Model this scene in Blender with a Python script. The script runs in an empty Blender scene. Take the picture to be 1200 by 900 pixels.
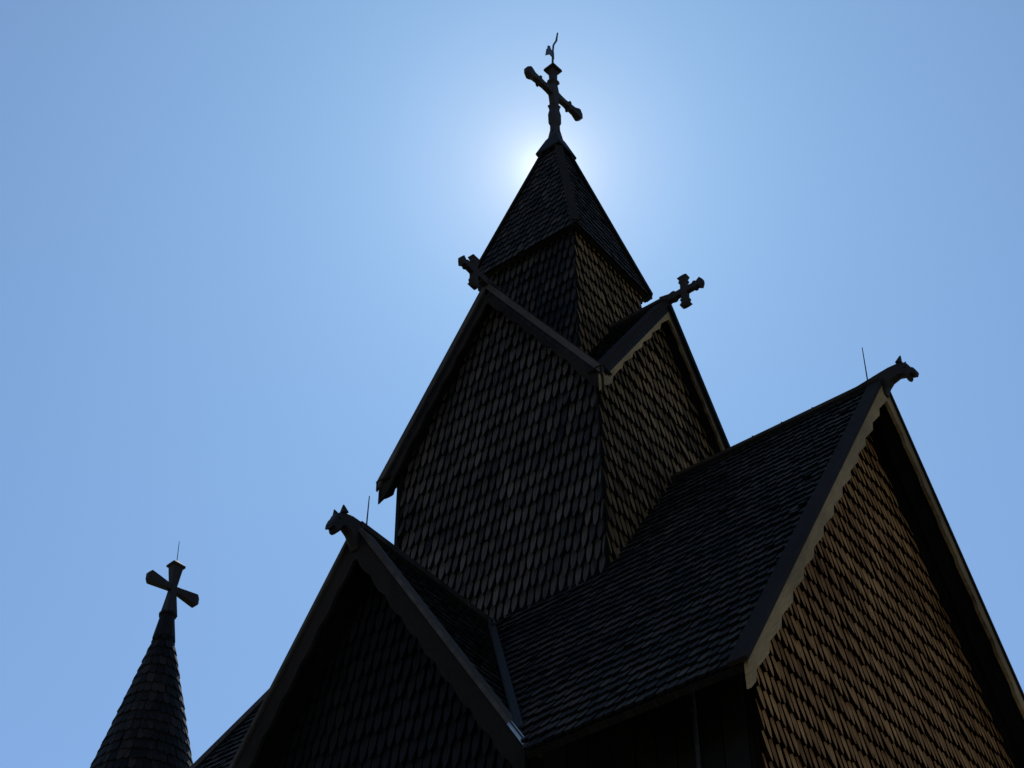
import bpy, math, random
from mathutils import Vector, Matrix
rng = random.Random(7)
sc = bpy.context.scene
COL = sc.collection

# ------------------------------------------------------------------ camera
cam = bpy.data.cameras.new('camera'); camo = bpy.data.objects.new('camera', cam); COL.objects.link(camo)
cr = Vector((0.7931565, 0.6089770, -0.0070529)); cu = Vector((0.4212329, -0.5401935, 0.7285285)); cf = Vector((-0.4398472, 0.5808080, 0.6849792))
cz = -cf
camo.matrix_world = Matrix(((cr.x, cu.x, cz.x, 10.76184), (cr.y, cu.y, cz.y, -15.51189), (cr.z, cu.z, cz.z, 1.7), (0, 0, 0, 1)))
cam.sensor_fit = 'HORIZONTAL'; cam.angle = math.radians(32.80276)
cam.clip_start = 0.1; cam.clip_end = 3000
sc.camera = camo

# ------------------------------------------------------------------ sky and sun
SUN_EL, SUN_AZ = 50.23, 125.38            # azimuth counted from +X towards +Y
sx = math.cos(math.radians(SUN_EL)) * math.cos(math.radians(SUN_AZ))
sy = math.cos(math.radians(SUN_EL)) * math.sin(math.radians(SUN_AZ))
sz = math.sin(math.radians(SUN_EL))
w = bpy.data.worlds.new('World'); sc.world = w; w.use_nodes = True
wn, wl = w.node_tree.nodes, w.node_tree.links
bg = wn['Background']; bg.inputs['Strength'].default_value = 0.15
sky = wn.new('ShaderNodeTexSky'); sky.sky_type = 'NISHITA'; sky.sun_disc = False
sky.sun_elevation = math.radians(SUN_EL); sky.sun_rotation = math.radians(90 - SUN_AZ)
sky.altitude = 100; sky.air_density = 1.0; sky.dust_density = 0.0; sky.ozone_density = 4.0
wl.new(sky.outputs[0], bg.inputs[0])
# forward scattering of the hazy summer air round the sun: a wide bluish and a narrow white aureole, by angle from the sun
wc = wn.new('ShaderNodeTexCoord'); dt = wn.new('ShaderNodeVectorMath'); dt.operation = 'DOT_PRODUCT'
wl.new(wc.outputs['Generated'], dt.inputs[0]); dt.inputs[1].default_value = (sx, sy, sz)
mn = wn.new('ShaderNodeMath'); mn.operation = 'MINIMUM'; wl.new(dt.outputs['Value'], mn.inputs[0]); mn.inputs[1].default_value = 1.0
ac = wn.new('ShaderNodeMath'); ac.operation = 'ARCCOSINE'; wl.new(mn.outputs[0], ac.inputs[0])
prev = bg
for tau, colr in ((13.5, (.27, .455, .56)), (1.9, (.60, .36, .12)), (.48, (.65, .9, 1.1))):
    dv = wn.new('ShaderNodeMath'); dv.operation = 'MULTIPLY'; wl.new(ac.outputs[0], dv.inputs[0]); dv.inputs[1].default_value = -180 / math.pi / tau
    ex = wn.new('ShaderNodeMath'); ex.operation = 'EXPONENT'; wl.new(dv.outputs[0], ex.inputs[0])
    b2 = wn.new('ShaderNodeBackground'); b2.inputs[0].default_value = (*colr, 1); wl.new(ex.outputs[0], b2.inputs['Strength'])
    ad = wn.new('ShaderNodeAddShader'); wl.new(prev.outputs[0], ad.inputs[0]); wl.new(b2.outputs[0], ad.inputs[1]); prev = ad
wl.new(prev.outputs[0], wn['World Output'].inputs['Surface'])
sl = bpy.data.lights.new('sun', 'SUN'); sl.energy = 3.0; sl.angle = math.radians(0.53); sl.color = (1, .95, .87)
so = bpy.data.objects.new('sun', sl); COL.objects.link(so)
so.rotation_euler = Vector((sx, sy, sz)).to_track_quat('Z', 'Y').to_euler()
so.location = (sx * 60, sy * 60, sz * 60)
vs = sc.view_settings
vs.view_transform = 'Standard'; vs.look = 'None'; vs.gamma = 1; vs.use_curve_mapping = False
vs.exposure = -0.28

# ------------------------------------------------------------------ materials
def wood(name, lo, hi, rough=.6, spec=.3, grain=(22, 2.2, 1), bump=.35, patch=.35, wear=None):
    m = bpy.data.materials.new(name); m.use_nodes = True
    n, l = m.node_tree.nodes, m.node_tree.links
    b = n['Principled BSDF']
    at = n.new('ShaderNodeAttribute'); at.attribute_name = 'guv'
    tn = n.new('ShaderNodeAttribute'); tn.attribute_name = 'tone'
    mp = n.new('ShaderNodeMapping'); mp.inputs['Scale'].default_value = grain
    l.new(at.outputs['Vector'], mp.inputs['Vector'])
    g = n.new('ShaderNodeTexNoise'); g.inputs['Scale'].default_value = 3.0; g.inputs['Detail'].default_value = 6; g.inputs['Roughness'].default_value = .65
    l.new(mp.outputs[0], g.inputs['Vector'])
    tc = n.new('ShaderNodeTexCoord')
    pn = n.new('ShaderNodeTexNoise'); pn.inputs['Scale'].default_value = .9; pn.inputs['Detail'].default_value = 4
    l.new(tc.outputs['Object'], pn.inputs['Vector'])
    # fac = tone*.6 + grain*.5 + (patch-.5)*p
    a = n.new('ShaderNodeMath'); a.operation = 'MULTIPLY_ADD'; l.new(g.outputs['Fac'], a.inputs[0]); a.inputs[1].default_value = 1.3; a.inputs[2].default_value = -.65
    c = n.new('ShaderNodeMath'); c.operation = 'ADD'; l.new(a.outputs[0], c.inputs[0]); l.new(tn.outputs['Fac'], c.inputs[1])
    d = n.new('ShaderNodeMath'); d.operation = 'MULTIPLY_ADD'; l.new(pn.outputs['Fac'], d.inputs[0]); d.inputs[1].default_value = patch * 2; d.inputs[2].default_value = -patch
    e = n.new('ShaderNodeMath'); e.operation = 'ADD'; l.new(c.outputs[0], e.inputs[0]); l.new(d.outputs[0], e.inputs[1])
    r = n.new('ShaderNodeValToRGB'); l.new(e.outputs[0], r.inputs[0])
    r.color_ramp.elements[0].position = .05; r.color_ramp.elements[0].color = (*lo, 1)
    r.color_ramp.elements[1].position = .95; r.color_ramp.elements[1].color = (*hi, 1)
    if wear:
        q = r.color_ramp.elements.new(.5); q.color = (*wear, 1)
    l.new(r.outputs[0], b.inputs['Base Color'])
    rr = n.new('ShaderNodeMath'); rr.operation = 'MULTIPLY_ADD'; l.new(g.outputs['Fac'], rr.inputs[0]); rr.inputs[1].default_value = .3; rr.inputs[2].default_value = rough - .15
    l.new(rr.outputs[0], b.inputs['Roughness'])
    b.inputs['Specular IOR Level'].default_value = spec
    bp = n.new('ShaderNodeBump'); bp.inputs['Strength'].default_value = bump; bp.inputs['Distance'].default_value = .012
    l.new(g.outputs['Fac'], bp.inputs['Height']); l.new(bp.outputs[0], b.inputs['Normal'])
    return m
def plain(name, colr, rough=.5, metal=0.0):
    m = bpy.data.materials.new(name); m.use_nodes = True
    n, l = m.node_tree.nodes, m.node_tree.links
    b = n['Principled BSDF']; b.inputs['Metallic'].default_value = metal
    tc = n.new('ShaderNodeTexCoord'); pn = n.new('ShaderNodeTexNoise'); pn.inputs['Scale'].default_value = 6; pn.inputs['Detail'].default_value = 5
    l.new(tc.outputs['Object'], pn.inputs['Vector'])
    r = n.new('ShaderNodeValToRGB'); l.new(pn.outputs['Fac'], r.inputs[0])
    r.color_ramp.elements[0].position = .3; r.color_ramp.elements[0].color = (*[x * .6 for x in colr], 1)
    r.color_ramp.elements[1].position = .7; r.color_ramp.elements[1].color = (*[x * 1.3 for x in colr], 1)
    l.new(r.outputs[0], b.inputs['Base Color'])
    rr = n.new('ShaderNodeMath'); rr.operation = 'MULTIPLY_ADD'; l.new(pn.outputs['Fac'], rr.inputs[0]); rr.inputs[1].default_value = .3; rr.inputs[2].default_value = rough - .15
    l.new(rr.outputs[0], b.inputs['Roughness'])
    return m
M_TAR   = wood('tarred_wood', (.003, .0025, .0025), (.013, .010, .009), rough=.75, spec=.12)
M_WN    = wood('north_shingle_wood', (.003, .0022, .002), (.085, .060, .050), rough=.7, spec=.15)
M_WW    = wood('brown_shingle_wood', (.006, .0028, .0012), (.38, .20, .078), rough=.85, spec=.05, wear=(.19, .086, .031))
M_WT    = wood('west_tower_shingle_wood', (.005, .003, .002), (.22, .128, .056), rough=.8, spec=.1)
M_ROOF  = wood('roof_shingle_tar', (.003, .0025, .0024), (.052, .036, .029), rough=.75, spec=.12, bump=.5)
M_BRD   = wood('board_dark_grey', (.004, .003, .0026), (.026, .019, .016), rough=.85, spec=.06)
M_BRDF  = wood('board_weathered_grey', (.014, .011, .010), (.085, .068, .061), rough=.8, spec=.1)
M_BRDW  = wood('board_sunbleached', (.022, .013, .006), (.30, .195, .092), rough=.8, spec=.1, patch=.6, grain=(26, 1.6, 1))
M_FIN   = wood('finial_wood', (.006, .0045, .004), (.03, .021, .017), rough=.7, spec=.2)
M_LEAD  = plain('lead_sheet', (.007, .0065, .0068), .85, 0)
M_ZINC  = plain('zinc_sheet', (.30, .33, .35), .45, .9)
M_IRON  = plain('iron', (.05, .05, .055), .5, .7)

# ------------------------------------------------------------------ mesh builder
class MB:
    def __init__(s): s.v, s.g, s.f, s.t = [], [], [], []
    def vert(s, p, g): s.v.append(tuple(p)); s.g.append(tuple(g)); return len(s.v) - 1
    def face(s, idx, tone): s.f.append(idx); s.t.append(tone)
    def prism(s, O, U, V, N, poly, n0, n1, tone=.5, back=True, seed=None, f0=None, f1=None, edge=None):
        """extrude a CCW 2D polygon (u,v) from n0 to n1 along N; n0/n1 may vary with (u,v) by f0/f1"""
        k = rng.random() * 50 if seed is None else seed
        lo, hi = [], []
        for (a, b) in poly:
            z0 = f0(a, b) if f0 else n0; z1 = f1(a, b) if f1 else n1
            lo.append(s.vert(O + U * a + V * b + N * z0, (a + k, b + k, k)))
            hi.append(s.vert(O + U * a + V * b + N * z1, (a + k, b + k, k)))
        n = len(poly)
        s.face(hi, tone)
        if back: s.face(lo[::-1], tone)
        for i in range(n):
            j = (i + 1) % n; s.face([lo[i], lo[j], hi[j], hi[i]], tone if edge is None else edge)
    def beam(s, A, B, up, wd, th, tone=.5, off=0.0):
        """a board from A to B: width wd across, thickness th along up, its bottom off above AB"""
        A, B = Vector(A), Vector(B); d = (B - A); L = d.length; d /= L
        up = Vector(up); up = (up - d * up.dot(d)).normalized(); x = up.cross(d)
        s.prism(A, x, d, up, [(-wd / 2, 0), (wd / 2, 0), (wd / 2, L), (-wd / 2, L)][::1], off, off + th, tone)
    def loft(s, rings, tone=.5, closed=True):
        """rings: list of lists of points (same count); caps at both ends"""
        k = rng.random() * 50; ids = []
        for ri, R in enumerate(rings):
            ids.append([s.vert(p, (i * .1 + k, ri * .1 + k, k)) for i, p in enumerate(R)])
        n = len(rings[0])
        for a, b in zip(ids, ids[1:]):
            for i in range(n):
                j = (i + 1) % n; s.face([a[i], a[j], b[j], b[i]], tone)
        s.face(ids[0][::-1], tone); s.face(ids[-1], tone)
    def square_lathe(s, O, A, U, V, prof, tone=.5, rot45=False):
        """square sections along axis A: prof = (distance, half u, half v), slightly chamfered corners"""
        rings = []
        for d, a, b in prof:
            c = min(a, b) * .1
            pts = [(a, -b + c), (a, b - c), (a - c, b), (-a + c, b), (-a, b - c), (-a, -b + c), (-a + c, -b), (a - c, -b)]
            rings.append([O + A * d + U * x + V * y for x, y in pts])
        if U.cross(V).dot(A) < 0: rings = [r[::-1] for r in rings]
        s.loft(rings, tone)
    def tube(s, A, B, r0, r1, n=8, tone=.5):
        A, B = Vector(A), Vector(B); d = (B - A).normalized()
        x = d.orthogonal().normalized(); y = d.cross(x)
        s.loft([[P + (x * math.cos(2 * math.pi * i / n) + y * math.sin(2 * math.pi * i / n)) * r for i in range(n)] for P, r in ((A, r0), (B, r1))], tone)
    def build(s, name, mat, parent=None, label=None, smooth=False):
        me = bpy.data.meshes.new(name); me.from_pydata(s.v, [], s.f); 
        a = me.attributes.new('guv', 'FLOAT_VECTOR', 'POINT'); a.data.foreach_set('vector', [c for g in s.g for c in g])
        t = me.attributes.new('tone', 'FLOAT', 'FACE'); t.data.foreach_set('value', s.t)
        if smooth: me.polygons.foreach_set('use_smooth', [True] * len(me.polygons))
        me.materials.append(mat); me.update()
        o = bpy.data.objects.new(name, me); COL.objects.link(o)
        if parent: o.parent = parent
        if label: o['label'] = label
        return o
def clip(poly, reg):
    out = poly
    for i in range(len(reg)):
        ax, ay = reg[i]; bx, by = reg[(i + 1) % len(reg)]
        inp, out = out, []
        if not inp: return []
        side = lambda p: (bx - ax) * (p[1] - ay) - (by - ay) * (p[0] - ax)
        for j in range(len(inp)):
            p, q = inp[j], inp[(j + 1) % len(inp)]; sp, sq = side(p), side(q)
            if sp >= 0: out.append(p)
            if (sp >= 0) != (sq >= 0):
                t = sp / (sp - sq); out.append((p[0] + (q[0] - p[0]) * t, p[1] + (q[1] - p[1]) * t))
    return out
def area(p): return .5 * sum(p[i][0] * p[(i + 1) % len(p)][1] - p[(i + 1) % len(p)][0] * p[i][1] for i in range(len(p)))
def ccw(p): return p if area(p) > 0 else p[::-1]
SHAPES = {'spear': [(-.5, .78), (-.47, .55), (-.36, .28), (-.17, .07), (0, 0), (.17, .07), (.36, .28), (.47, .55), (.5, .78)],
          'blunt': [(-.5, .25), (-.36, .08), (-.14, 0), (.14, 0), (.36, .08), (.5, .25)]}
def shingles(mb, O, U, V, N, reg, pitch, expo, th, shape, tone=(.5, .2), skip=None, fill=.93, lift=2.1, jv=.06):
    reg = ccw(reg)
    us = [p[0] for p in reg]; vv = [p[1] for p in reg]
    u0, u1, v0, v1 = min(us), max(us), min(vv), max(vv)
    L = expo * (1.42 if shape == 'spear' else 1.6); n0 = th * lift
    row = 0; v = v0 - expo * .15
    while v < v1:
        u = u0 - pitch + (row % 2) * pitch / 2
        rowtone = rng.gauss(0, .05)
        while u < u1 + pitch:
            wd = pitch * fill * rng.uniform(.9, 1.04); uu = u + rng.gauss(0, .02) * pitch; vb = v + rng.gauss(0, jv) * expo
            out = [(uu + a * wd, vb + b * expo) for a, b in SHAPES[shape]] + [(uu + .5 * wd, vb + L), (uu - .5 * wd, vb + L)]
            u += pitch
            if skip and skip(uu, vb + expo * .4): continue
            pl = clip(out, reg)
            if len(pl) < 3 or area(pl) < .12 * pitch * expo: continue
            lf = n0 * (rng.uniform(.85, 1.18) if rng.random() > .012 else 1.5); tw = rng.gauss(0, .028)
            f1 = lambda a, b: max(.002, lf * (1 - (b - vb) / L) + th * .3) + tw * (a - uu)
            f0 = lambda a, b: max(-.01, lf * (1 - (b - vb) / L) - th * .7) + tw * (a - uu)
            mb.prism(O, U, V, N, pl, 0, 0, min(.98, max(.02, rng.gauss(*tone) + rowtone)), back=False, f0=f0, f1=f1, edge=-.2)
        v += expo; row += 1
X, Y, Z = Vector((1, 0, 0)), Vector((0, 1, 0)), Vector((0, 0, 1))
def rot(k, v): return Matrix.Rotation(k * math.pi / 2, 3, 'Z') @ v
def side(k): return rot(k, X), rot(k, -Y)     # (to the right along the face, outward)
def slope_frame(R, E, D, s, pts):
    """roof plane falling s per metre along D from ridge point R; pts = (along E, down D)"""
    q = math.sqrt(1 + s * s); V = (-D + Z * s) / q; N = (D * s + Z) / q; U = V.cross(N)
    poly = []
    for e, d in pts:
        p = E * e + D * d - Z * (s * d); poly.append((p.dot(U), p.dot(V)))
    return R, U, V, N, ccw(poly)
def roof_sheet(R, E, D, s, pts, name_mb, pitch=.11, expo=.215, top=-.045, slab=.07, skip=None, tone=(.36, .22), th=.03, shape='blunt'):
    O, U, V, N, poly = slope_frame(R, E, D, s, pts)
    name_mb.prism(O, U, V, N, poly, top - slab, top, .1)
    sk = None
    if skip: sk = lambda u, v: skip(O + U * u + V * v)
    shingles(name_mb, O + N * top, U, V, N, poly, pitch, expo, th, shape, tone, skip=sk, lift=1.5, fill=.86)
def bargeboard(mb, P, U, N, s, o, d0, depth, n0, n1, per, amp, sharp=False, tone=.5, tip=0.0):
    """board in a gable plane along a rake: from apex P outwards along U, falling s; d0..depth below the roof line"""
    q = math.sqrt(1 + s * s); Ln = o * q; n = max(8, int(Ln / .06)); k = rng.random() * 50
    cols = []
    for i in range(n + 1):
        h = o * i / n; ds = h * q
        ph = (ds / per) % 1.0
        a = amp * (1 - abs(math.sin(math.pi * ph))) if not sharp else amp * ph
        if tip and o - h < .45: a -= tip * math.sin(math.pi * min(1, (o - h) / .45)) * .5
        zt = -s * h - d0; zb = -s * h - depth + a
        if h < depth * .25: zb = min(zb, -depth)
        cols.append([mb.vert(P + U * h + Z * zt + N * n1, (.0 + k, ds * 1.0 + k, k)), mb.vert(P + U * h + Z * zb + N * n1, (depth + k, ds + k, k)),
                     mb.vert(P + U * h + Z * zt + N * n0, (.0 + k, ds + k, k + .1)), mb.vert(P + U * h + Z * zb + N * n0, (depth + k, ds + k, k + .1))])
    flip = U.cross(Z).dot(N) < 0
    ptone = [rng.gauss(0, .09) for _ in range(20)]; cur = [0]
    def F(l): mb.face(l[::-1] if flip else l, tone + ptone[cur[0]])
    for ci, (a, b) in enumerate(zip(cols, cols[1:])):
        cur[0] = min(19, int((o * ci / n * q + 3 * k) / 1.7 - int(3 * k / 1.7)))
        F([a[1], b[1], b[0], a[0]]); F([a[2], b[2], b[3], a[3]]); F([a[0], b[0], b[2], a[2]]); F([a[3], b[3], b[1], a[1]])
    a = cols[0]; F([a[0], a[2], a[3], a[1]]); a = cols[-1]; F([a[1], a[3], a[2], a[0]])
def gable_cap(mb, P, U, N, s, o, wd, th, off, over=.03, tone=.5):
    """board lying on the roof along the rake, its outer edge over the gable plane"""
    q = math.sqrt(1 + s * s); nn = (U * s + Z) / q
    A = P - N * (wd / 2 - over); B = A + U * o - Z * (s * o)
    mb.beam(A, B, nn, wd, th, tone, off)

# ------------------------------------------------------------------ fitted dimensions (metres)
a = 1.65; og = 1.913; zg = 20.024; ze = 17.204; st = (zg - ze) / og
bt = .865; ce = 1.026; zc = 21.44; zp = 25.40
zn = 16.70; sn = 1.475; G = 4.865; wn_ = 4.48
zl = 14.064; st2 = 1.593; H = 4.242; wl_ = 2.391
def structure(o): o['kind'] = 'structure'

# ------------------------------------------------------------------ ground
def ground():
    mb = MB(); R = 900
    mb.prism(Vector((0, 0, 0)), X, Y, Z, [(-R, -R), (R, -R), (R, R), (-R, R)], -.5, 0)
    m = bpy.data.materials.new('meadow_grass'); m.use_nodes = True; n, l = m.node_tree.nodes, m.node_tree.links
    b = n['Principled BSDF']; b.inputs['Roughness'].default_value = .9
    tc = n.new('ShaderNodeTexCoord'); t = n.new('ShaderNodeTexNoise'); t.inputs['Scale'].default_value = .35; t.inputs['Detail'].default_value = 10
    l.new(tc.outputs['Object'], t.inputs['Vector'])
    r = n.new('ShaderNodeValToRGB'); l.new(t.outputs['Fac'], r.inputs[0])
    r.color_ramp.elements[0].position = .35; r.color_ramp.elements[0].color = (.10, .105, .04, 1)
    r.color_ramp.elements[1].position = .7; r.color_ramp.elements[1].color = (.25, .21, .10, 1)
    l.new(r.outputs[0], b.inputs['Base Color'])
    o = mb.build('ground', m); structure(o)
    mb = MB(); c = [(math.cos(i * math.pi / 24) * (17 + 1.2 * math.sin(i * 1.7)), math.sin(i * math.pi / 24) * (17 + 1.2 * math.sin(i * 2.3))) for i in range(48)]  # unseen pale gravel disc, added to bounce warm light onto the walls
    mb.prism(Vector((0, 0, 0)), X, Y, Z, c, -.1, .004)
    o = mb.build('gravel_bounce_disc', plain('bounce_gravel', (.30, .25, .18), .9)); structure(o)
ground()

# ------------------------------------------------------------------ the stave church
church = bpy.data.objects.new('stave_church', None); COL.objects.link(church)
church['label'] = 'dark tarred wooden stave church with shingled tower, steep cross gables and dragon head finials'
church['category'] = 'church'

# nave body -----------------------------------------------------------
NX, NY = 4.42, 3.58
def wall_sheet(mb, O, U, N, poly, th=.12): mb.prism(O, U, Z, N, ccw(poly), -th, 0, -.3)
for k in (1, 3):
    U, N = side(k); mb = MB(); t = .19 * 1.78
    zt = zn - t; zs = zt - sn * NY
    poly = ccw([(-NY, 0), (NY, 0), (NY, zs), (0, zt), (-NY, zs)])
    O = N * NX
    wall_sheet(mb, O, U, N, poly, .05)
    shingles(mb, O, U, Z, N, [(-NY, .5), (NY, .5), (NY, zs), (0, zt), (-NY, zs)], .118, .25, .042, 'spear', (.57, .09), fill=.78, lift=1.4)
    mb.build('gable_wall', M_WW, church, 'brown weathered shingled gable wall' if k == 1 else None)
for k in (0, 2):
    U, N = side(k); mb = MB(); zt = zn - sn * NY - .19 * 1.78
    wall_sheet(mb, N * (NY - .002), U, N, [(-NX + .055, 0), (NX - .055, 0), (NX - .055, zt), (-NX + .055, zt)])
    u = -NX + .06
    while u < NX - .1:                      # upright planks
        wd = rng.uniform(.2, .28); 
        mb.prism(N * NY, U, Z, N, [(u, .1), (min(u + wd, NX - .06), .1), (min(u + wd, NX - .06), zt), (u, zt)], 0, rng.uniform(.018, .03), rng.uniform(.1, .6), back=False)
        u += wd + .012
    mb.build('side_wall', M_TAR, church)
# nave roof --------------------------------------------------------------
def nave_skip(p):
    if abs(p.x) < a - .1 and abs(p.y) < a - .1: return True
    return abs(p.x) < wl_ and p.y < -1.2 and zl - st2 * abs(p.x) > p.z + .35
for k in (0, 2):
    U, N = side(k); mb = MB()
    if k == 2:
        roof_sheet(Vector((0, 0, zn)), U, N, sn, [(-G + .03, 0), (G - .03, 0), (G - .03, wn_ - .03), (-G + .03, wn_ - .03)], mb, .110, .203, skip=nave_skip)
    else:
        for m_ in (1, -1):                                   # the two halves either side of the transept valleys
            roof_sheet(Vector((0, 0, zn)), U, N, sn, [(0, 0), (m_ * (G - .03), 0), (m_ * (G - .03), wn_ - .03), (m_ * 2.47, wn_ - .03), (0, 1.787)], mb, .110, .203, skip=nave_skip)
    nr = mb.build('nave_roof', M_ROOF, church)
    for k2 in (1, 3):                                        # rake caps and bargeboards of the two nave gables
        U2, N2 = side(k2)
        D = N
        P = Vector((0, 0, zn)) + N2 * G
        m1 = MB(); bargeboard(m1, P, D, N2, sn, wn_ - .05, .02, .37, -.05, -.005, .55, .10, True, .6)
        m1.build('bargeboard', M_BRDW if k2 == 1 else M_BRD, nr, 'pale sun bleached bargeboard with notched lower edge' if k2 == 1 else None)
        m2 = MB(); gable_cap(m2, P, D, N2, sn, wn_, .20, .045, -.015, .02)
        m2.build('verge_cap', M_BRD, nr)
        if k == 0:
            m3 = MB()                                         # inner moulding under the verge
        # purlin ends / rafters under the overhang
    R, Uf, Vf, Nf, poly = slope_frame(Vector((0, 0, zn)), U, N, sn, [(-G, 0), (G, wn_)])
    for e in (-G + .22, G - .22):
        m4 = MB(); A = Vector((0, 0, zn)) + U * e - Nf * .13; B = A + N * (wn_ - .3) - Z * (sn * (wn_ - .3))
        m4.beam(A + (N - Z * sn) * .15, B, Nf, .08, .06, -.2, -.05)
        m4.build('rafter', M_TAR, nr)
mb = MB()
mb.beam((-G, 0, zn - .05), (G, 0, zn - .04), Z, .12, .06, .5)
ridge = mb.build('ridge_board', M_ROOF, church)
for xx in (2.97, 3.41, 3.87):
    m = MB(); m.tube((xx, 0, zn + .01), (xx, 0, zn + .05), .012, .012); m.tube((xx + .01, 0, zn + .05), (xx - .02, 0, zn + .085), .011, .007)
    m.build('conductor_clip', M_IRON, ridge)

# dragon heads ----------------------------------------------------------
def dragon(P, E, pts, ear, label, ears2=True):
    """profile in the plane of the ridge: pts = (out along E, up), thickened and rounded"""
    S = E.cross(Z); mb = MB()
    pts = ccw(pts); n = len(pts)
    def inset(d):
        out = []
        for i in range(n):
            p0, p1, p2 = Vector(pts[i - 1]), Vector(pts[i]), Vector(pts[(i + 1) % n])
            e1 = (p1 - p0).normalized(); e2 = (p2 - p1).normalized()
            nn = (Vector((-e1.y, e1.x)) + Vector((-e2.y, e2.x))); nn = nn.normalized() if nn.length > 1e-6 else Vector((-e1.y, e1.x))
            out.append(p1 + nn * d)
        return out
    rings = []
    for d, t in ((.022, -.06), (.004, -.04), (0, 0), (.004, .04), (.022, .06)):
        rings.append([P + E * q.x + Z * q.y + S * t for q in inset(d)])
    if E.cross(Z).dot(S) > 0 : rings = [r for r in rings]
    mb.loft(rings[::-1] if False else rings, .4)
    o = mb.build('dragon_head', M_FIN, church, label)
    for t in (-.055, .055):
        m = MB(); (ex, ez), (tx, tz), (fx, fz) = ear
        m.loft([[P + E * (x) + Z * z + S * (t + dt) for x, z, dt in ((ex, ez, -.028), (fx, fz, -.028), (fx, fz, .028), (ex, ez, .028))],
                [P + E * (tx + dx) + Z * tz + S * (t * 1.25 + dt) for dx, dt in ((-.008, -.006), (.008, -.006), (.008, .006), (-.008, .006))]], .4)
        m.build('ear', M_FIN, o)
    for t in (-.063, .063):
        m = MB(); c = P + E * (ear[2][0] + .02) + Z * (ear[2][1] - .09) + S * t
        m.tube(c - S * .01, c + S * .01, .022, .022, 10)
        m.build('eye', M_FIN, o)
    return o
# right-hand (nave) head, out along +X from the gable plane
base = [(-.50, .03), (.005, .11), (.135, .125), (.245, .122), (.30, .125), (.335, .10), (.385, .05), (.425, -.035), (.455, -.06), (.485, -.13), (.46, -.18), (.40, -.155), (.395, -.19), (.365, -.21), (.335, -.185), (.322, -.115), (.235, -.085), (.145, -.115), (.085, -.18), (.04, -.28), (-.05, -.28), (-.15, -.15), (-.5, -.12)]
left = [(-.50, .03), (.008, .106), (.158, .10), (.238, .08), (.318, .055), (.40, -.02), (.43, -.09), (.455, -.13), (.485, -.21), (.475, -.27), (.42, -.235), (.408, -.275), (.368, -.285), (.315, -.22), (.298, -.165), (.238, -.12), (.16, -.165), (.10, -.24), (.04, -.31), (-.05, -.30), (-.15, -.15), (-.5, -.12)]
dragon(Vector((G - .02, 0, zn - .02)), X, base, ((.25, .11), (.33, .185), (.325, .09)), 'carved dragon head on the right gable looking right with open jaws')
dragon(Vector((0, -H + .02, zl - .05)), -Y, left, ((.25, .06), (.33, .125), (.345, .02)), 'carved dragon head on the left gable looking left with open jaws')
dragon(Vector((-G + .02, 0, zn - .02)), -X, base, ((.25, .11), (.33, .185), (.325, .09)), None)

# lightning rods
for (x, y, z, h) in ((4.66, 0, zn, .66), (0, -4.09, zl, .53)):
    m = MB(); m.tube((x, y, z), (x + .02, y, z + h), .010, .006, 6); m.tube((x, y, z), (x, y, z + .06), .022, .018, 6)
    m.build('lightning_rod', M_IRON, church)
# conductor pipe on the side wall
m = MB(); m.tube((3.80, -NY - .05, 5.0), (3.82, -NY - .05, 10.7), .022, .022, 8)
for z in (6.2, 7.8, 9.4, 10.4): m.tube((3.81, -NY - .05, z), (3.81, -NY - .05, z + .05), .035, .035, 8)
m.build('conductor_pipe', M_IRON, church)

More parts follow.
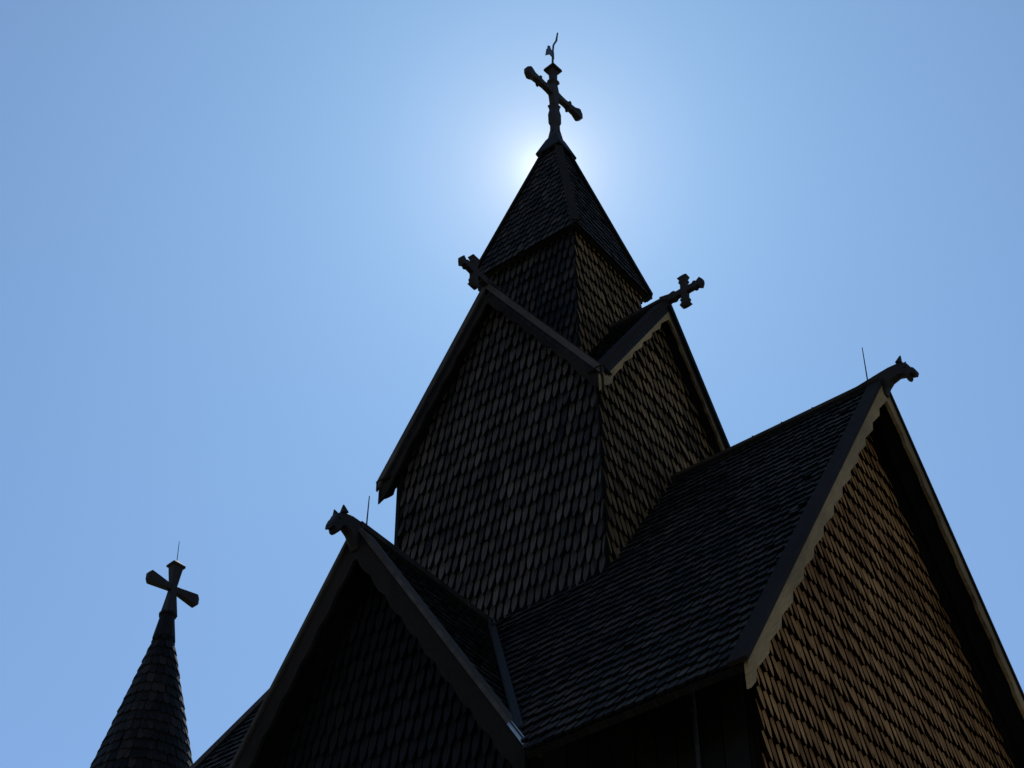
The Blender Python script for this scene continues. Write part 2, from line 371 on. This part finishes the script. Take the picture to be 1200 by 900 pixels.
# transept gable to the left -------------------------------------------------
k = 0; U, N = side(0)
TW = 1.86; mb = MB(); zt = zl - .19 * 1.88; zs = zt - st2 * TW
poly = [(-TW, 0), (TW, 0), (TW, zs), (0, zt), (-TW, zs)]
O = N * (H - .42)
wall_sheet(mb, O, U, N, poly)
shingles(mb, O, U, Z, N, [(-TW, .5), (TW, .5), (TW, zs), (0, zt), (-TW, zs)], .125, .262, .045, 'spear', (.22, .12), fill=.8, lift=1.4)
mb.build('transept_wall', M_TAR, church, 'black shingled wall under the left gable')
for sgn in (-1, 1):
    mb = MB(); D = X * sgn
    yr = (zn - zl) / sn
    roof_sheet(Vector((0, 0, zl)), -Y, D, st2, [(yr, 0), (H - .03, 0), (H - .03, 2.33)], mb, .110, .203, tone=(.3, .15))
    tr = mb.build('transept_roof', M_ROOF, church)
    P = Vector((0, -H, zl))
    m1 = MB(); bargeboard(m1, P, D, N, st2, wl_ - .06, .03, .47, -.05, -.005, .45, .06, False, .5)
    m1.build('bargeboard', M_BRD, tr)
    m2 = MB(); gable_cap(m2, P, D, N, st2, wl_, .22, .045, -.015, .03)
    m2.build('verge_cap', M_BRDF, tr)
    if sgn == 1:
        m5 = MB(); q = math.sqrt(1 + st2 ** 2); nn = (D * st2 + Z) / q; A = P + D * (wl_ - .22) - Z * (st2 * (wl_ - .22)); B = P + D * (wl_ + .01) - Z * (st2 * (wl_ + .01))
        m5.beam(A + Y * .0 - Y * .02, B - Y * .02, nn, .02, .008, .5, .032); m5.beam(A - Y * .036, B - Y * .036, -Y, .03, .006, .5, .0)
        m5.build('metal_strip', M_ZINC, tr, 'bright metal strip on the lower end of the verge')
    # valley flashing on both planes
    mv = MB()
    def vp(x): return Vector((sgn * x, (zl - st2 * x - zn) / sn, zl - st2 * x))
    A, B = vp(.02), vp(2.22)
    d = (B - A).normalized(); nA = (D * st2 + Z) / q if sgn == 1 else (D * st2 + Z).normalized(); nB = (-Y * sn + Z).normalized()
    tA = nA.cross(d); tA = tA if tA.dot(-Y) > 0 else -tA
    tB = nB.cross(d); tB = tB if tB.dot(D) > 0 else -tB
    for nrm, t in ((nA, tA), (nB, tB)):
        Lv = (B - A).length
        UU, VV = (t, d) if t.cross(d).dot(nrm) > 0 else (d, t)
        pp = [(0, 0), (.075, .0), (.075, Lv), (0, Lv)]
        pp = pp if UU is t else [(y, x) for x, y in pp]
        mv.prism(A, UU, VV, nrm, ccw(pp), .02, .045, .5)
        mv.beam(A + t * .075, A + t * .075 + d * .3, nrm, .02, .03, .9, .04)
    mv.build('valley_flashing', M_LEAD, church)
mb = MB(); mb.beam((0, -H, zl - .05), (0, -1.7, zl - .05), Z, .15, .09, .4); mb.build('ridge_board', M_ROOF, church)

# main tower --------------------------------------------------------------
for k in range(4):
    U, N = side(k); mb = MB()
    zt = zg - .17 * 1.78; zs = zt - st * (a - .0)
    O = N * a
    wall_sheet(mb, O, U, N, [(-a, 9.5), (a, 9.5), (a, zs), (0, zt), (-a, zs)], .1)
    shingles(mb, O, U, Z, N, [(-a, 12.3), (a + .02, 12.3), (a + .02, zs), (0, zt + .04), (-a, zs)], .119, .265, .05 if k < 2 else .015, 'spear', (.48, .12) if k == 0 else (.52, .10), fill=.76, lift=1.4)
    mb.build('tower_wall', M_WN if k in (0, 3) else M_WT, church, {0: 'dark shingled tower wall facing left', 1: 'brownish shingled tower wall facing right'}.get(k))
for k in range(4):
    U, N = side(k); R = Vector((0, 0, zg))
    mb = MB()
    for D in (U, -U):
        roof_sheet(R, N, D, st, [(.25, .25), (.25, 0), (og - .03, 0), (og - .03, og - .03)], mb, .11, .20, slab=.09)
    mb.beam(R + N * .6 - Z * .05, R + N * og - Z * .05, Z, .13, .085, .4)
    tr = mb.build('tower_gable_roof', M_ROOF, church)
    P = R + N * og
    for D in (U, -U):
        m1 = MB(); bargeboard(m1, P, D, N, st, og - .02, .11, .40, -.07, -.035, .48, .085 if k in (1, 3) else .06, k in (1, 3), .55, tip=.14)
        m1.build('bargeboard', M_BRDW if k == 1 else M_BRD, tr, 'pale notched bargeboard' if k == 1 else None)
        m2 = MB(); bargeboard(m2, P, D, N, st, og, -.03, .12, -.034, .0, 9, 0, False, .5)
        m2.build('fascia_board', M_BRDF if k in (0, 2) else M_BRD, tr)
        m3 = MB(); gable_cap(m3, P, D, N, st, og - .01, .22, .035, -.005, -.005)
        m3.build('verge_cap', M_BRD, tr)
    # cross on the ridge end, pointing outwards, its arms upright
    c = 2.185; m = MB(); S = U
    Oc = Vector((0, 0, 20.015)); 
    A0 = Oc + N * c
    m.square_lathe(A0, N, Z, S, [(-.40, .09, .06), (-.24, .062, .05), (-.19, .075, .052), (-.16, .075, .052), (-.13, .05, .042), (0, .055, .045), (.08, .05, .042), (.15, .048, .042), (.17, .066, .05), (.20, .066, .05), (.22, .05, .042), (.255, .065, .05), (.285, .082, .055), (.325, .035, .03)])
    for d in (1, -1):
        m.square_lathe(A0, Z * d, N, S, [(.03, .052, .045), (.09, .05, .042), (.15, .048, .042), (.17, .066, .05), (.20, .066, .05), (.22, .048, .042), (.255, .065, .05), (.28, .082, .055), (.32, .035, .03)])
    m.build('gable_cross', M_FIN, tr, {0: 'carved wooden cross on the left tower gable', 1: 'carved wooden cross on the right tower gable'}.get(k))

for sy_ in (-1, 1):
    mb = MB(); mb.prism(Vector((-a - .012, sy_ * (a + .03), 0)), X, Y, Z, [(-.02, -.06), (.035, -.06), (.035, .06), (-.02, .06)], 12.0, 17.9, .2)
    mb.build('corner_board', M_TAR, church)

# upper turret ------------------------------------------------------------
for k in range(4):
    U, N = side(k); mb = MB(); O = N * bt
    wall_sheet(mb, O, U, N, [(-bt, 17), (bt, 17), (bt, 21.6), (-bt, 21.6)], .06)
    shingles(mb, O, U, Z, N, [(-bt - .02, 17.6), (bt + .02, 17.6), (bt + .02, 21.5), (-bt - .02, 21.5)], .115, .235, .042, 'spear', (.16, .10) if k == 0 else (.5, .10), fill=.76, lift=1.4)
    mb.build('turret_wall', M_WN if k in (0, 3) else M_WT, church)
sp = (zp - zc) / ce
for k in range(4):
    U, N = side(k); mb = MB()
    roof_sheet(Vector((0, 0, zp)), U, N, sp, [(0, 0), (ce, ce), (-ce, ce)], mb, .112, .185, top=-.03, slab=.07, tone=(.4, .2), th=.024)
    mb.build('turret_roof', M_ROOF, church)
mb = MB(); mb.prism(Vector((0, 0, zc + .06)), X, Y, Z, [(-ce + .08, -ce + .08), (ce - .08, -ce + .08), (ce - .08, ce - .08), (-ce + .08, ce - .08)], -.03, .02, .3)
mb.build('turret_soffit', M_TAR, church)
for sx_, sy_ in ((1, -1), (1, 1), (-1, 1), (-1, -1)):
    mb = MB(); D = Vector((sx_, sy_, 0)); A = Vector((0, 0, zp)) + (D - Z * sp) * .12; B = Vector((0, 0, zp)) + (D - Z * sp) * (ce - .01)
    nn = D * sp / 2 + Z
    mb.beam(A, B, nn, .13, .035, .6, -.015); mb.build('hip_board', M_BRD, church)
mb = MB(); r0, r1 = .235, .055                                   # lead cap at the top of the spire
sq = lambda r, z: [Vector((r, -r, z)), Vector((r, r, z)), Vector((-r, r, z)), Vector((-r, -r, z))]
mb.loft([sq(.245, 24.70), sq(.25, 24.74), sq(.125, 25.12), sq(.09, 25.2)], .5)
mb.build('spire_cap', M_TAR, church)

# the big cross with its weather vane ---------------------------------------
m = MB(); th = math.radians(84.5); Ay = Vector((math.cos(th), math.sin(th), 0)); Sx = Vector((math.sin(th), -math.cos(th), 0)); O = Vector((0, .0, 0))
def fat(p, f, g): return [(d if d > 5 else d * .88, x * f, y * g) for d, x, y in p]
m.square_lathe(O, Z, Ay, Sx, fat([(25.05, .10, .10), (25.2, .09, .09), (25.42, .062, .062), (25.55, .060, .060), (25.62, .078, .078), (25.85, .082, .078), (25.98, .064, .062), (26.05, .07, .07), (26.09, .085, .08), (26.13, .056, .056), (26.3, .07, .056), (26.45, .085, .06), (26.62, .064, .055), (26.72, .052, .05), (26.76, .085, .075), (26.82, .078, .07), (26.86, .053, .05), (27.0, .056, .053), (27.11, .07, .065)], 1.1, 1.02) + [(27.12, .128, .12), (27.155, .124, .116), (27.32, .015, .015)])
for d in (1, -1):
    m.square_lathe(O + Z * 26.45, Ay * d, Z, Sx, fat([(.02, .09, .05), (.10, .07, .05), (.2, .055, .048), (.32, .052, .045), (.40, .056, .05), (.42, .098, .06), (.46, .09, .058), (.49, .058, .048), (.60, .064, .05), (.69, .10, .06), (.74, .108, .062), (.82, .055, .045)], 1.12, 1.05))
cross = m.build('spire_cross', M_FIN, church, 'tall carved cross on top of the main spire')
m = MB(); m.tube((0, 0, 27.28), (0, .02, 27.7), .022, .018); m.tube((0, .02, 27.7), (0, .05, 27.95), .018, .018); m.tube((0, .05, 27.95), (.02, .12, 28.15), .018, .02); m.tube((.02, .12, 28.15), (.02, .17, 28.44), .02, .014)
m.prism(Vector((0, .03, 27.52)), -Y, Z, -X, [(-.02, .0), (.10, .02), (.24, -.16), (.20, .08), (.17, .12), (.16, .22), (.10, .27), (.07, .20), (-.02, .22)], -.009, .009)
m.build('weather_vane', M_IRON, cross)

# ------------------------------------------------------------------ the round apse turret behind
apse = bpy.data.objects.new('round_turret', None); COL.objects.link(apse); apse.location = (-8.27, 0, 0)
apse['label'] = 'slender conical shingled turret with a wooden cross on top, standing behind left of the church'
apse['category'] = 'turret'
def cone_shingles(mb, prof, expo, pitch, th):
    """prof: (z, r) from the top down"""
    z = prof[-1][0]; row = 0
    def rad(zz):
        for (z1, r1), (z2, r2) in zip(prof, prof[1:]):
            if z2 <= zz <= z1: return r2 + (r1 - r2) * (zz - z2) / (z1 - z2)
        return prof[0][1]
    while z < prof[0][0] - .05:
        r = rad(z); r2 = rad(z + expo); n = max(7, int(2 * math.pi * r / pitch)); sl_ = (r - r2) / expo
        for i in range(n):
            t = 2 * math.pi * (i + .5 * (row % 2)) / n + rng.gauss(0, .01)
            Nh = Vector((math.cos(t), math.sin(t), 0)); U = Vector((-math.sin(t), math.cos(t), 0))
            V = (Z - Nh * sl_).normalized(); N = U.cross(V); wd = 2 * math.pi * r / n * .97
            out = [(q[0] * wd, q[1] * expo + rng.gauss(0, .01)) for q in SHAPES['blunt']]
            top = wd * max(.3, rad(min(z + expo * 1.7, prof[0][0])) / r)
            out += [(.5 * top, expo * 1.7), (-.5 * top, expo * 1.7)]
            L = expo * 1.7; lf = th * 1.6 * rng.uniform(.85, 1.2)
            mb.prism(Nh * (r - .01) + Z * z, U, V, N, out, 0, 0, min(.6, max(-.1, rng.gauss(.12, .12))), back=False, f0=lambda x, y: lf * (1 - y / L) - th * .6, f1=lambda x, y: lf * (1 - y / L) + th * .4)
        z += expo; row += 1
def lathe(mb, prof, n=32, tone=.3):
    mb.loft([[Vector((r * math.cos(2 * math.pi * i / n), r * math.sin(2 * math.pi * i / n), z)) for i in range(n)] for z, r in prof], tone)
mb = MB(); prof = [(18.42, .14), (16.0, .745), (14.6, 1.12)]
lathe(mb, [(14.55, 1.0), (14.6, 1.10), (16.0, .73), (18.42, .125)])
cone_shingles(mb, prof, .205, .115, .018)
mb.build('conical_roof', M_ROOF, apse)
mb = MB(); lathe(mb, [(0, .95), (14.6, .95)]); 
for i in range(28):
    t = 2 * math.pi * i / 28; Nh = Vector((math.cos(t), math.sin(t), 0)); U = Vector((-math.sin(t), math.cos(t), 0))
    mb.prism(Nh * .95, U, Z, Nh, [(-.11, .1), (.11, .1), (.11, 14.5), (-.11, 14.5)], -.03, rng.uniform(.01, .03), rng.uniform(.1, .5), back=False)
mb.build('drum_wall', M_TAR, apse)
mb = MB(); lathe(mb, [(18.38, .195), (18.42, .19), (18.84, .125), (18.86, .15), (18.90, .15), (18.90, .125)], 12, .4); mb.build('collar', M_TAR, apse)
m = MB(); Ay = Vector((math.cos(math.radians(84)), math.sin(math.radians(84)), 0)); Sx = Vector((Ay.y, -Ay.x, 0)); O = Vector((.02, 0, 19.42))
m.square_lathe(Vector((.02, 0, 0)), Z, Ay, Sx, [(18.86, .12, .10), (19.2, .075, .07), (19.38, .055, .055), (19.48, .055, .055), (19.86, .10, .085), (19.88, .135, .11), (19.91, .13, .105), (20.0, .03, .03)])
for d in (1, -1):
    m.square_lathe(O, Ay * d, Z, Sx, [(.02, .05, .05), (.08, .055, .05), (.42, .105, .065), (.485, .115, .065), (.535, .06, .04)])
cr_ = m.build('turret_cross', M_FIN, apse)
m = MB(); m.tube((.02, 0, 19.98), (.0, 0, 20.45), .008, .005, 6); m.build('lightning_rod', M_IRON, apse)
